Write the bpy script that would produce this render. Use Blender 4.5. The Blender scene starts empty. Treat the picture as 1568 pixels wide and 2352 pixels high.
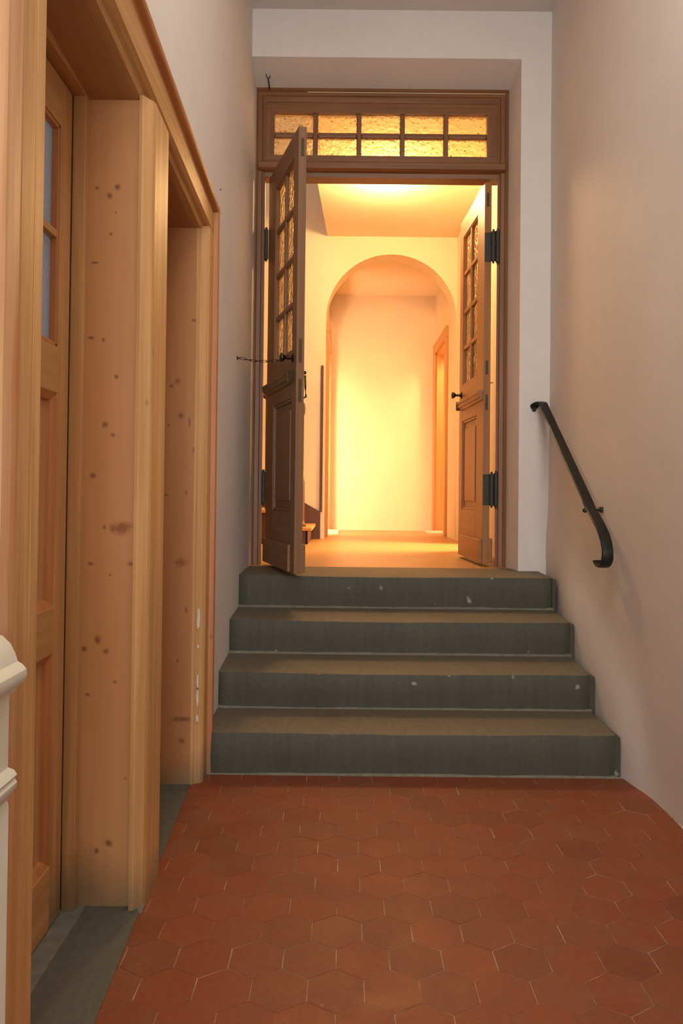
import bpy, bmesh, math, random
from mathutils import Vector, Matrix, noise
random.seed(7)
PI = math.pi
SC = bpy.context.scene
COL = SC.collection

# ---------------------------------------------------------------- camera
F, CX, CY, CAM_H = 1670.0, 790.0, 1107.0, 1.22
PITCH, ROLL = math.radians(.8), math.radians(.6)
cd = bpy.data.cameras.new('camera'); cam = bpy.data.objects.new('camera', cd); COL.objects.link(cam)
cd.sensor_fit = 'VERTICAL'; cd.sensor_height = 36.0; cd.lens = F / 2352 * 36.0
cd.shift_x = -(CX - 784) / 2352; cd.shift_y = (CY - 1176) / 2352
cd.clip_start = .02
cam.matrix_world = (Matrix.Translation((0, 0, CAM_H)) @ Matrix.Rotation(PI / 2 + PITCH, 4, 'X') @ Matrix.Rotation(ROLL, 4, 'Z'))
SC.camera = cam

# ---------------------------------------------------------------- world, lights, exposure
w = bpy.data.worlds.new('world'); SC.world = w; w.use_nodes = True
w.node_tree.nodes['Background'].inputs[0].default_value = (.56, .56, .58, 1)
w.node_tree.nodes['Background'].inputs[1].default_value = .50
SC.view_settings.view_transform = 'Standard'; SC.view_settings.look = 'None'
SC.view_settings.exposure = 0.0; SC.view_settings.gamma = 1.0; SC.view_settings.use_curve_mapping = False


def area(name, loc, aim, sx, sy, power, color, spread=180):
    l = bpy.data.lights.new(name, 'AREA'); l.shape = 'RECTANGLE'; l.size = sx; l.size_y = sy
    l.energy = power; l.color = color; l.spread = math.radians(spread)
    o = bpy.data.objects.new(name, l); COL.objects.link(o); o.location = loc
    o.rotation_euler = (Vector(aim) - Vector(loc)).to_track_quat('-Z', 'Y').to_euler()
    return o


area('daylight_through_entrance', (.35, -4.7, 1.9), (.3, 4, 2.3), 1.5, 3.1, 185, (1.0, .975, .95))
area('entrance_overhead_fill', (.33, 1.3, 4.16), (.33, 1.3, 0), 1.2, 2.6, 36, (1.0, .93, .83))  # unseen overhead fill, added to brighten the side walls
area('stairwell_daylight', (-1.6, 6.1, 5.2), (-.9, 6.8, 2.5), 1.2, 1.2, 12, (.90, .86, .85))


def bulb(name, loc, power, color, r):
    l = bpy.data.lights.new(name, 'POINT'); l.energy = power; l.color = color; l.shadow_soft_size = r
    o = bpy.data.objects.new(name, l); COL.objects.link(o); o.location = loc
    return o


bulb('left_side_room_bulb', (-.50, 7.74, 3.13), 95, (1.0, .63, .34), .16)
bulb('left_side_room_low_fill', (-.66, 7.76, 1.45), 90, (1.0, .69, .45), .14)  # unseen low fill, added to brighten the lower part of the far wall
bulb('right_side_room_bulb', (1.72, 8.35, 3.07), 80, (1.0, .62, .25), .10)
area('side_room_lamp', (1.9, 6.35, 2.3), (.4, 6.3, .75), .5, .7, 55, (1.0, .60, .24), 90)

# ---------------------------------------------------------------- materials


def new_mat(name):
    m = bpy.data.materials.new(name); m.use_nodes = True
    nt = m.node_tree; b = nt.nodes['Principled BSDF']
    return m, nt, b


def N(nt, t, **kw):
    n = nt.nodes.new(t)
    for k, v in kw.items():
        setattr(n, k, v)
    return n


def coords(nt, scale, world=False):
    if world:
        src = N(nt, 'ShaderNodeNewGeometry').outputs['Position']
    else:
        src = N(nt, 'ShaderNodeTexCoord').outputs['Object']
    mp = N(nt, 'ShaderNodeMapping'); nt.links.new(src, mp.inputs['Vector'])
    mp.inputs['Scale'].default_value = scale
    return mp.outputs['Vector']


def noise_tex(nt, vec, scale, detail=4, rough=.55):
    n = N(nt, 'ShaderNodeTexNoise'); n.inputs['Scale'].default_value = scale
    n.inputs['Detail'].default_value = detail; n.inputs['Roughness'].default_value = rough
    nt.links.new(vec, n.inputs['Vector'])
    return n.outputs['Fac']


def ramp(nt, fac, stops):
    r = N(nt, 'ShaderNodeValToRGB'); e = r.color_ramp.elements
    while len(e) < len(stops):
        e.new(.5)
    for i, (p, c) in enumerate(stops):
        e[i].position = p; e[i].color = (*c, 1) if len(c) == 3 else c
    nt.links.new(fac, r.inputs['Fac'])
    return r.outputs['Color']


def mix(nt, fac, a, b, mode='MIX'):
    m = N(nt, 'ShaderNodeMixRGB', blend_type=mode)
    for i, v in ((0, fac), (1, a), (2, b)):
        if isinstance(v, (int, float)):
            m.inputs[i].default_value = v
        elif isinstance(v, tuple):
            m.inputs[i].default_value = (*v, 1)
        else:
            nt.links.new(v, m.inputs[i])
    return m.outputs[0]


def math_n(nt, op, a, b=None, clamp=False):
    m = N(nt, 'ShaderNodeMath', operation=op); m.use_clamp = clamp
    for i, v in ((0, a), (1, b)):
        if v is None:
            continue
        if isinstance(v, (int, float)):
            m.inputs[i].default_value = v
        else:
            nt.links.new(v, m.inputs[i])
    return m.outputs[0]


def bump(nt, b, h, strength, dist=.01):
    n = N(nt, 'ShaderNodeBump'); n.inputs['Strength'].default_value = strength
    n.inputs['Distance'].default_value = dist
    nt.links.new(h, n.inputs['Height']); nt.links.new(n.outputs[0], b.inputs['Normal'])


def plaster(name, c, var=.05):
    m, nt, b = new_mat(name)
    v = coords(nt, (1, 1, 1), True)
    n1 = noise_tex(nt, v, 1.6, 5); n2 = noise_tex(nt, v, 14, 4)
    c2 = tuple(x * (1 - var * 2.2) for x in c)
    a = ramp(nt, n1, [(.3, c2), (.7, c)])
    a = mix(nt, .35, a, ramp(nt, n2, [(.35, tuple(x * (1 - var) for x in c)), (.65, c)]))
    nt.links.new(a, b.inputs['Base Color']); b.inputs['Roughness'].default_value = .85
    bump(nt, b, math_n(nt, 'ADD', math_n(nt, 'MULTIPLY', n1, 2.5), n2), .25, .006)
    return m


def wood(name, light, dark, axis='z', knots=None, grime=False, scale=1.0, streak=.7, rough=.5, gz=.14, stain=None):
    m, nt, b = new_mat(name)
    s = {'z': (38, 38, 1.3), 'y': (38, 1.3, 38), 'x': (1.3, 38, 38)}[axis]
    v = coords(nt, tuple(x * scale for x in s))
    s2 = tuple((2.2 if x > 10 else .5) for x in s)
    v2 = coords(nt, s2)
    g = noise_tex(nt, v, 1.0, 6, .6); big = noise_tex(nt, v2, 2.0, 3)
    c = ramp(nt, g, [(.38, dark), (.50, tuple(.5 * (p + q) for p, q in zip(light, dark))), (.62, light)])
    c = mix(nt, 1 - streak, c, light)
    c = mix(nt, ramp(nt, big, [(.35, (0, 0, 0)), (.75, (.55, .55, .55))]), c, tuple(x * y for x, y in zip(light, (.86, .74, .58))))
    # small procedural knots
    vv = coords(nt, {'z': (1, 1, .55), 'y': (1, .55, 1), 'x': (.55, 1, 1)}[axis])
    vo = N(nt, 'ShaderNodeTexVoronoi'); vo.inputs['Scale'].default_value = 7.0
    nt.links.new(vv, vo.inputs['Vector'])
    k = ramp(nt, vo.outputs['Distance'], [(.035, (1, 1, 1)), (.07, (0, 0, 0))])
    c = mix(nt, mix(nt, 1, k, (.55, .55, .55), 'MULTIPLY'), c, (.16, .06, .022))
    if stain:
        sv = noise_tex(nt, coords(nt, {'z': (9, 9, .8), 'y': (9, .8, 9), 'x': (.8, 9, 9)}[axis], True), 1.0, 3)
        c = mix(nt, ramp(nt, sv, [(.52, (0, 0, 0)), (.68, (.8, .8, .8))]), c, stain)
    if knots:
        pos = N(nt, 'ShaderNodeNewGeometry').outputs['Position']
        wob = noise_tex(nt, pos, 60, 2)
        for (kx, kz, r, asp, col) in knots:
            vm = N(nt, 'ShaderNodeVectorMath', operation='SUBTRACT'); nt.links.new(pos, vm.inputs[0]); vm.inputs[1].default_value = (kx, 0, kz)
            sc = N(nt, 'ShaderNodeVectorMath', operation='MULTIPLY'); nt.links.new(vm.outputs[0], sc.inputs[0]); sc.inputs[1].default_value = (1 / asp, 0, asp)
            ln = N(nt, 'ShaderNodeVectorMath', operation='LENGTH'); nt.links.new(sc.outputs[0], ln.inputs[0])
            d = math_n(nt, 'ADD', ln.outputs['Value'], math_n(nt, 'MULTIPLY', math_n(nt, 'SUBTRACT', wob, .5), r * 1.2))
            mr = N(nt, 'ShaderNodeMapRange'); nt.links.new(d, mr.inputs[0])
            mr.inputs[1].default_value = r * .35; mr.inputs[2].default_value = r * 1.25; mr.inputs[3].default_value = .85; mr.inputs[4].default_value = 0
            c = mix(nt, mr.outputs[0], c, col)
    if grime:
        sep = N(nt, 'ShaderNodeSeparateXYZ'); nt.links.new(N(nt, 'ShaderNodeNewGeometry').outputs['Position'], sep.inputs[0])
        mr = N(nt, 'ShaderNodeMapRange'); nt.links.new(math_n(nt, 'ADD', sep.outputs[2], math_n(nt, 'MULTIPLY', math_n(nt, 'SUBTRACT', big, .5), .25)), mr.inputs[0])
        mr.inputs[1].default_value = 0; mr.inputs[2].default_value = gz; mr.inputs[3].default_value = .7; mr.inputs[4].default_value = 0
        c = mix(nt, mr.outputs[0], c, (.15, .12, .07))
    nt.links.new(c, b.inputs['Base Color']); b.inputs['Roughness'].default_value = rough
    bump(nt, b, g, .18, .002)
    return m


def simple(name, c, rough=.5, metal=0, var=.15, scale=20, bmp=.1):
    m, nt, b = new_mat(name)
    n = noise_tex(nt, coords(nt, (1, 1, 1)), scale, 5)
    a = ramp(nt, n, [(.3, tuple(x * (1 - var) for x in c)), (.7, tuple(min(1, x * (1 + var)) for x in c))])
    nt.links.new(a, b.inputs['Base Color']); b.inputs['Roughness'].default_value = rough; b.inputs['Metallic'].default_value = metal
    bump(nt, b, n, bmp, .003)
    return m


def stone_mat(name, c, c2, spots=True):
    m, nt, b = new_mat(name)
    v = coords(nt, (1, 1, 1), True)
    n1 = noise_tex(nt, v, 4, 6, .65); n2 = noise_tex(nt, v, 90, 3, .7)
    n3 = noise_tex(nt, coords(nt, (45, 20, 4), True), 1, 3)
    a = ramp(nt, n1, [(.3, c2), (.7, c)])
    a = mix(nt, .3, a, ramp(nt, n3, [(.35, tuple(x * .6 for x in c)), (.65, tuple(x * 1.25 for x in c))]))
    a = mix(nt, .25, a, ramp(nt, n2, [(.35, tuple(x * .6 for x in c)), (.65, tuple(x * 1.3 for x in c))]))
    if spots:
        n4 = noise_tex(nt, v, 13, 2, .4)
        a = mix(nt, ramp(nt, n4, [(.72, (0, 0, 0)), (.77, (.6, .6, .6))]), a, (.42, .42, .38))
    nt.links.new(a, b.inputs['Base Color']); b.inputs['Roughness'].default_value = .62
    bump(nt, b, math_n(nt, 'ADD', n2, math_n(nt, 'MULTIPLY', n1, 1.5)), .3, .004)
    return m


def tile_mat():
    m, nt, b = new_mat('terracotta')
    v = coords(nt, (1, 1, 1), True)
    rnd = N(nt, 'ShaderNodeObjectInfo').outputs['Random']
    n1 = noise_tex(nt, v, 7, 6, .6); n2 = noise_tex(nt, v, 60, 4, .6)
    a = ramp(nt, rnd, [(0, (.205, .040, .012)), (.4, (.235, .048, .014)), (.75, (.20, .050, .018)), (1, (.165, .035, .012))])
    a = mix(nt, ramp(nt, n1, [(.45, (0, 0, 0)), (.75, (.6, .6, .6))]), a, (.19, .080, .042))
    a = mix(nt, .25, a, ramp(nt, n2, [(.3, (.13, .026, .010)), (.7, (.27, .075, .028))]))
    n4 = noise_tex(nt, v, 18, 3, .5)
    a = mix(nt, ramp(nt, n4, [(.74, (0, 0, 0)), (.79, (.5, .5, .5))]), a, (.36, .20, .14))
    nt.links.new(a, b.inputs['Base Color'])
    nt.links.new(ramp(nt, n1, [(.3, (.42, .42, .42)), (.7, (.62, .62, .62))]), b.inputs['Roughness'])
    bump(nt, b, math_n(nt, 'ADD', n1, math_n(nt, 'MULTIPLY', n2, .4)), .35, .004)
    return m


def glass_mat(name, tint, transl, bscale=55, bstr=.9, rough=.12, tr_col=(.9, .8, .6)):
    m, nt, b = new_mat(name)
    nt.nodes.remove(b)
    out = nt.nodes['Material Output']
    v = coords(nt, (1, 1, 1))
    vo = N(nt, 'ShaderNodeTexVoronoi'); vo.inputs['Scale'].default_value = bscale; vo.feature = 'SMOOTH_F1'
    nt.links.new(v, vo.inputs['Vector'])
    h = math_n(nt, 'ADD', vo.outputs['Distance'], math_n(nt, 'MULTIPLY', noise_tex(nt, v, bscale * .8, 2), .7))
    bp = N(nt, 'ShaderNodeBump'); bp.inputs['Strength'].default_value = bstr; bp.inputs['Distance'].default_value = .02
    nt.links.new(h, bp.inputs['Height'])
    g = N(nt, 'ShaderNodeBsdfGlass'); g.inputs['Roughness'].default_value = rough; g.inputs['IOR'].default_value = 1.35
    g.inputs['Color'].default_value = (*tint, 1)
    t = N(nt, 'ShaderNodeBsdfTranslucent'); t.inputs['Color'].default_value = (*tr_col, 1)
    nt.links.new(bp.outputs[0], g.inputs['Normal']); nt.links.new(bp.outputs[0], t.inputs['Normal'])
    ms = N(nt, 'ShaderNodeMixShader'); ms.inputs[0].default_value = transl
    nt.links.new(g.outputs[0], ms.inputs[1]); nt.links.new(t.outputs[0], ms.inputs[2])
    nt.links.new(ms.outputs[0], out.inputs['Surface'])
    return m


def emis(name, c, s):
    m, nt, b = new_mat(name)
    b.inputs['Base Color'].default_value = (*c, 1); b.inputs['Emission Color'].default_value = (*c, 1); b.inputs['Emission Strength'].default_value = s
    return m


RED = (.25, .075, .018); BRN = (.17, .070, .026)


def at(px, py, Y):   # a point of a photographed board at depth Y
    r0 = Vector((1, 0, 0)); u0 = Vector((0, -math.sin(PITCH), math.cos(PITCH))); f = Vector((0, math.cos(PITCH), math.sin(PITCH)))
    c, s = math.cos(ROLL), math.sin(ROLL); r = c * r0 + s * u0; u = -s * r0 + c * u0
    d = f + (px - CX) / F * r + (CY - py) / F * u
    return Vector((0, 0, CAM_H)) + d * (Y / d.y)


def kn(lst, Y):
    out = []
    for (px, py, r, asp, col) in lst:
        p = at(px, py, Y); out.append((p.x, p.z, r * Y / F, asp, col))
    return out


K1 = kn([(272, 432, 7, 1, BRN), (254, 452, 7, 1, BRN), (225, 434, 5, 1, BRN), (268, 490, 3, 1, BRN), (256, 540, 4, 1, BRN), (220, 605, 6, 1.6, BRN),
         (210, 777, 6, 1.5, BRN), (239, 781, 5, 1, BRN), (269, 866, 5, 1, BRN), (243, 976, 8, 1, BRN), (261, 999, 6, 1, BRN), (216, 1092, 7, 1.1, BRN),
         (242, 1210, 5, 1, BRN), (281, 1212, 20, 1.35, RED), (210, 1294, 6, 1.3, BRN), (303, 1295, 7, 1.3, RED), (254, 1321, 3, 1, BRN), (226, 1468, 9, .85, BRN),
         (195, 1489, 7, 1, BRN), (246, 1495, 7, 1, BRN), (265, 1565, 5, 1.2, BRN), (203, 1594, 5, 1.2, BRN), (252, 1934, 9, 1, BRN), (224, 1951, 7, 1, BRN), (290, 1786, 4, 1, RED)], 2.15)
K2 = kn([(447, 737, 5, 1.2, BRN), (409, 876, 7, 1, RED), (395, 887, 5, 1, BRN), (417, 955, 8, 1, BRN), (436, 970, 6, .5, BRN), (388, 977, 3, 1, BRN), (429, 1132, 4, .7, BRN),
         (383, 1137, 4, 1.4, BRN), (417, 1292, 13, 1.15, RED), (409, 1517, 4, 1, RED), (428, 1400, 5, .6, BRN), (421, 1650, 14, 2.2, BRN), (418, 1700, 8, 1, RED), (367, 1735, 8, .5, BRN)], 3.04)

PINE_L, PINE_D = (.55, .296, .122), (.33, .152, .050)
WL, WD = PINE_L, PINE_D
M = {}
M['wall'] = plaster('white_plaster', (.74, .69, .645))
M['wallwarm'] = plaster('cream_plaster', (.80, .68, .50))
M['wallyellow'] = plaster('yellow_cream_plaster', (.85, .69, .48))
M['ceil'] = plaster('ceiling_plaster', (.70, .66, .62))
M['pine'] = wood('pine_vertical', WL, WD, 'z')
M['pine_g'] = wood('pine_vertical_grimy', WL, WD, 'z', grime=True)
M['pine_b1'] = wood('pine_knotty_board', (.55, .276, .110), (.42, .188, .064), 'z', K1, True, streak=.35)
M['pine_b2'] = wood('pine_knotty_board_far', (.45, .213, .078), (.34, .148, .048), 'z', K2, True, streak=.35)
M['casing'] = wood('pine_casing', (.60, .345, .145), (.40, .20, .066), 'z', grime=True)
M['band'] = wood('pine_red_band', (.52, .22, .075), (.36, .12, .035), 'z', grime=True)
M['band_near'] = wood('pine_streaked_band', (.66, .40, .22), (.48, .25, .11), 'z', grime=True, stain=(.42, .13, .035))
M['casing_y'] = wood('pine_casing_along_wall', (.54, .295, .112), (.37, .17, .052), 'y')
M['band_y'] = wood('pine_red_band_along_wall', (.50, .21, .07), (.34, .11, .03), 'y')
M['soffit'] = wood('pine_soffit', (.44, .21, .085), (.36, .16, .06), 'y')
DL, DD = (.235, .100, .034), (.125, .046, .014)
M['oak'] = wood('dark_pine_vertical', DL, DD, 'z', rough=.45)
M['oak_x'] = wood('dark_pine_horizontal', DL, DD, 'x', rough=.45)
M['leaf'] = wood('door_leaf_pine_shaded', (.250, .125, .055), (.165, .076, .030), 'z', rough=.45)  # left leaf: its shade is put into a darker base colour
M['leaf_x'] = wood('door_leaf_pine_rail_shaded', (.250, .125, .055), (.165, .076, .030), 'x', rough=.45)
M['leaf_r'] = wood('door_leaf_pine_lit', (.36, .16, .048), (.25, .095, .025), 'z', rough=.45)  # right leaf: same pine, lighter and warmer, hall light put into the colour
M['leaf_rx'] = wood('door_leaf_pine_rail_lit', (.36, .16, .048), (.25, .095, .025), 'x', rough=.45)
M['hallwood'] = wood('hall_door_pine', (.62, .33, .12), (.48, .22, .07), 'z')
M['darkwood'] = wood('dark_stained_wood', (.11, .045, .018), (.06, .022, .01), 'z')
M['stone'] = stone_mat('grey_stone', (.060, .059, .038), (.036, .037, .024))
M['tread'] = stone_mat('worn_grey_stone_lit', (.135, .112, .074), (.095, .082, .058), False)
M['threshold'] = stone_mat('dark_threshold_stone', (.105, .104, .080), (.065, .068, .052), False)
M['mortar'] = simple('lime_mortar', (.155, .15, .115), .9, 0, .2, 30, .3)
M['grout'] = simple('pale_grout', (.34, .27, .19), .9, 0, .8, 9, .2)
M['tile'] = tile_mat()
M['hallfloor'] = simple('hall_terrazzo', (.46, .235, .085), .38, 0, .12, 70, .03)
M['marble'] = simple('white_marble', (.62, .60, .50), .55, 0, .06, 8, .1)
M['iron'] = simple('black_iron', (.025, .026, .024), .42, .6, .3, 60, .3)
M['iron_hinge'] = simple('dark_hinge_metal', (.045, .042, .036), .6, .2, .3, 60, .3)
M['bronze'] = simple('dark_bronze', (.06, .04, .022), .35, .8, .3, 40, .1)
M['brass'] = simple('tarnished_brass', (.075, .048, .022), .6, .2, .3, 40, .1)
M['glass'] = glass_mat('hammered_amber_glass', (1, .93, .78), .12, 40, 1.0, .04, (1, .85, .6))
M['frost'] = glass_mat('frosted_glass', (.95, .95, .97), .35, 120, .3, .4, (.9, .88, .88))
M['flake'] = simple('old_white_paint', (.62, .58, .5), .8, 0, .1, 30, .3)
M['lamp'] = emis('lamp_diffuser', (1, .85, .6), 12)

# ---------------------------------------------------------------- mesh helpers


def box(bm, x0, x1, y0, y1, z0, z1, bev=0.0):
    r = bmesh.ops.create_cube(bm, size=1.0)
    vs = r['verts']
    for v in vs:
        v.co = Vector(((x0 + x1) / 2 + v.co.x * (x1 - x0), (y0 + y1) / 2 + v.co.y * (y1 - y0), (z0 + z1) / 2 + v.co.z * (z1 - z0)))
    if bev:
        es = list({e for v in vs for e in v.link_edges})
        bmesh.ops.bevel(bm, geom=es, offset=bev, segments=2, affect='EDGES', profile=.6)
    return bm


def nb():
    return bmesh.new()


def prism(bm, pts, axis, a0, a1, f=None):
    """extrude a 2-D outline along axis; f maps (u, v, a) to a point"""
    def P(u, v, a):
        if f: return Vector(f(u, v, a))
        return Vector({'x': (a, u, v), 'y': (u, a, v), 'z': (u, v, a)}[axis])
    A = [bm.verts.new(P(u, v, a0)) for u, v in pts]; B = [bm.verts.new(P(u, v, a1)) for u, v in pts]
    n = len(pts)
    bm.faces.new(A); bm.faces.new(B[::-1])
    for i in range(n):
        bm.faces.new((A[i], B[i], B[(i + 1) % n], A[(i + 1) % n]))
    return bm


def lathe(bm, prof, segs=20, mat=None):
    """prof: (r, h) along +Z, then transformed by mat"""
    rings = []
    for r, h in prof:
        rings.append([bm.verts.new((r * math.cos(2 * PI * k / segs), r * math.sin(2 * PI * k / segs), h)) for k in range(segs)])
    for a, b in zip(rings, rings[1:]):
        for k in range(segs):
            bm.faces.new((a[k], a[(k + 1) % segs], b[(k + 1) % segs], b[k]))
    bm.faces.new(rings[0][::-1]); bm.faces.new(rings[-1])
    vs = [v for r in rings for v in r]
    if mat is not None:
        for v in vs: v.co = mat @ v.co
    return bm


def tube(bm, pts, r, segs=8, closed=False):
    pts = [Vector(p) for p in pts]; n = len(pts); rings = []
    up = Vector((0, 0, 1))
    for i, p in enumerate(pts):
        a = pts[(i - 1) % n] if (closed or i > 0) else p
        b = pts[(i + 1) % n] if (closed or i < n - 1) else p
        t = (b - a).normalized()
        x = t.cross(up)
        if x.length < 1e-3: x = t.cross(Vector((1, 0, 0)))
        x.normalize(); y = t.cross(x)
        rings.append([bm.verts.new(p + r * (math.cos(2 * PI * k / segs) * x + math.sin(2 * PI * k / segs) * y)) for k in range(segs)])
    m = n if closed else n - 1
    for i in range(m):
        a, b = rings[i], rings[(i + 1) % n]
        for k in range(segs):
            bm.faces.new((a[k], a[(k + 1) % segs], b[(k + 1) % segs], b[k]))
    if not closed:
        bm.faces.new(rings[0][::-1]); bm.faces.new(rings[-1])
    return bm


def obj(name, bm, mat, parent=None, smooth=False, label=None):
    bmesh.ops.recalc_face_normals(bm, faces=bm.faces[:])
    me = bpy.data.meshes.new(name); bm.to_mesh(me); bm.free()
    me.materials.append(M[mat] if isinstance(mat, str) else mat)
    if smooth:
        for p in me.polygons: p.use_smooth = True
        try:
            me.set_sharp_from_angle(angle=math.radians(35))
        except Exception:
            pass
    o = bpy.data.objects.new(name, me); COL.objects.link(o)
    if parent is not None:
        o.parent = parent
        if not parent.get('_local') and parent.type == 'EMPTY':
            o.location = -parent.location
    if label: o['label'] = label
    return o


def thing(name, label, cat, loc=(0, 0, 0), rz=0, group=None):
    o = bpy.data.objects.new(name, None); COL.objects.link(o)
    o.location = loc; o.rotation_euler = (0, 0, rz); o.empty_display_size = .05
    o['label'] = label; o['category'] = cat
    if group: o['group'] = group
    return o


def structure(name, label, cat, loc=(0, 0, 0)):
    o = thing(name, label, cat, loc); o['kind'] = 'structure'
    return o


def struct(name, bm, mat, label, cat, smooth=False):
    o = obj(name, bm, mat, None, smooth); o['kind'] = 'structure'; o['label'] = label; o['category'] = cat
    return o


def sm(a, b, x):
    t = max(0, min(1, (x - a) / (b - a))); return t * t * (3 - 2 * t)


# ================================================================ STRUCTURE
LAND = .75
ENT_Y0 = -4.9
# stairs' nose line
def nose(Y): return .0 if Y < 3.15 else .19 + (Y - 3.15) * .565

# right wall of the entrance room (bulges slightly beside the stairs)
bm = nb(); ny, nz = 64, 46
Y0, Y1, ZT = ENT_Y0, 4.44, 4.18
grid = []
for j in range(nz + 1):
    row = []
    z = -.02 + (ZT + .02) * j / nz
    for i in range(ny + 1):
        Y = Y0 + (Y1 - Y0) * (i / ny) ** .6
        x = 1.245 + .006 * noise.noise(Vector((Y * 1.3, z * 1.3, 2)))
        x -= .043 * sm(2.9, 3.2, Y) * .8 * (1 - sm(0, .28, z - nose(Y))) * (1 - .6 * sm(3.9, 4.3, Y))
        x += .012 * (1 - sm(0, .35, z)) * (1 - sm(2.8, 3.1, Y))
        row.append(bm.verts.new((x, Y, z)))
    grid.append(row)
for j in range(nz):
    for i in range(ny):
        bm.faces.new((grid[j][i], grid[j][i + 1], grid[j + 1][i + 1], grid[j + 1][i]))
back = [[bm.verts.new((1.45, Y0, z)), bm.verts.new((1.45, Y1, z))] for z in (-.02, ZT)]
bm.faces.new((back[0][0], back[1][0], back[1][1], back[0][1]))
o = struct('wall_right', bm, 'wall', 'white plaster wall on the right with the iron handrail fixed to it', 'wall', True)

# left wall: solid blocks round the timber portal
bm = nb()
box(bm, -.83, -.59, 3.055, 4.80, -.02, 4.18)
box(bm, -.83, -.59, ENT_Y0, 1.352, -.02, 4.18)
prism(bm, [(-.83, 2.45), (-.59, 2.45), (-.59, 4.18), (-.83, 4.18)], 'y', 1.352, 3.055)
struct('wall_left', bm, 'wall', 'white plaster wall on the left around the pine door surround', 'wall')

# wall with the double door
bm = nb()
prism(bm, [(1.06, 4.42), (1.039, 4.655), (1.036, 4.80), (1.45, 4.80), (1.45, 4.42)], 'z', LAND - .1, 4.18)
prism(bm, [(4.42, 3.885), (4.655, 3.826), (4.80, 3.826), (4.80, 4.18), (4.42, 4.18)], 'x', -.59, 1.06)
box(bm, -2.9, -.83, 4.66, 4.80, LAND - .2, 5.4)
box(bm, -.83, 1.45, 4.66, 4.80, 4.19, 5.4)
box(bm, -.59, 1.06, 4.69, 4.80, 3.79, 3.84)
struct('wall_back', bm, 'wall', 'white plaster wall with deep reveal around the double door', 'wall')

bm = nb(); box(bm, -.9, 1.5, ENT_Y0 - .2, 4.44, 4.18, 4.3)
struct('ceiling', bm, 'ceil', 'white ceiling of the entrance room', 'ceiling')

# rear wall with an open street doorway (behind the camera)
bm = nb()
box(bm, -.9, -.42, ENT_Y0 - .2, ENT_Y0, -.02, 4.18); box(bm, 1.12, 1.5, ENT_Y0 - .2, ENT_Y0, -.02, 4.18)
box(bm, -.42, 1.12, ENT_Y0 - .2, ENT_Y0, 3.4, 4.18)
struct('wall_front', bm, 'wall', 'white plaster wall behind the viewpoint with the street doorway', 'wall')

# floor: bed of grout with hexagonal tiles
floor = structure('floor', 'red hexagonal terracotta tile floor in front of the stone steps', 'floor', (0, 0, 0))
bm = nb(); box(bm, -.63, 1.27, ENT_Y0, 3.17, -.06, -.0007)
obj('grout_bed', bm, 'grout', floor, label='thin pale grout between the hexagonal tiles')
TW = .1385; SIDE = TW / math.sqrt(3); PT = 1.5 * SIDE


def clip(poly, a, b, c):   # keep a*x+b*y <= c
    out = []
    for i in range(len(poly)):
        p, q = poly[i], poly[(i + 1) % len(poly)]
        dp, dq = a * p[0] + b * p[1] - c, a * q[0] + b * q[1] - c
        if dp <= 0: out.append(p)
        if (dp < 0 < dq) or (dq < 0 < dp):
            t = dp / (dp - dq); out.append((p[0] + t * (q[0] - p[0]), p[1] + t * (q[1] - p[1])))
    return out


def hexa(cx, cy, gap=.0013):
    r = SIDE - gap / math.cos(PI / 6)
    p = [(cx + r * math.sin(k * PI / 3), cy + r * math.cos(k * PI / 3)) for k in range(6)]
    p = clip(p, -1, -.05, .558 - .05 * 1.68)          # stone strips on the left
    p = clip(p, 1, 0, 1.252) if p else p
    p = clip(p, 0, 1, 3.142) if p else p
    return p


stuff = nb(); tiles = 0
tilt_rng = random.Random(3)
for rrow in range(-56, 14):
    cy = 1.796 + rrow * PT
    for k in range(-8, 12):
        cx = .131 + (k + (.5 if rrow % 2 else 0)) * TW
        gap = tilt_rng.choice((.0006, .0008, .0010, .0014))
        p = hexa(cx, cy, gap)
        if len(p) < 3: continue
        ar = abs(sum(p[i][0] * p[(i + 1) % len(p)][1] - p[(i + 1) % len(p)][0] * p[i][1] for i in range(len(p)))) / 2
        if ar < .0004: continue
        tx, ty, dz = tilt_rng.uniform(-.003, .003), tilt_rng.uniform(-.003, .003), tilt_rng.uniform(-.0001, .0006)
        b2 = stuff if cy < 1.45 else nb()
        top = [b2.verts.new((x, y, dz + (x - cx) * tx + (y - cy) * ty)) for x, y in p]
        bot = [b2.verts.new((x, y, -.02)) for x, y in p]
        b2.faces.new(top); n = len(p)
        for i in range(n): b2.faces.new((top[i], bot[i], bot[(i + 1) % n], top[(i + 1) % n]))
        if b2 is not stuff:
            obj('tile', b2, 'tile', floor); tiles += 1
o = obj('tiles_near_street_door', stuff, 'tile', floor); o['kind'] = 'stuff'
print('TILES', tiles)

# hall beyond
bm = nb(); box(bm, -2.8, 1.2, 4.80, 9.2, LAND - .15, LAND); box(bm, -.59, 1.06, 4.56, 4.80, LAND - .15, LAND)
struct('floor_hall', bm, 'hallfloor', 'smooth warm-lit hall floor beyond the double door', 'floor')

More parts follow.
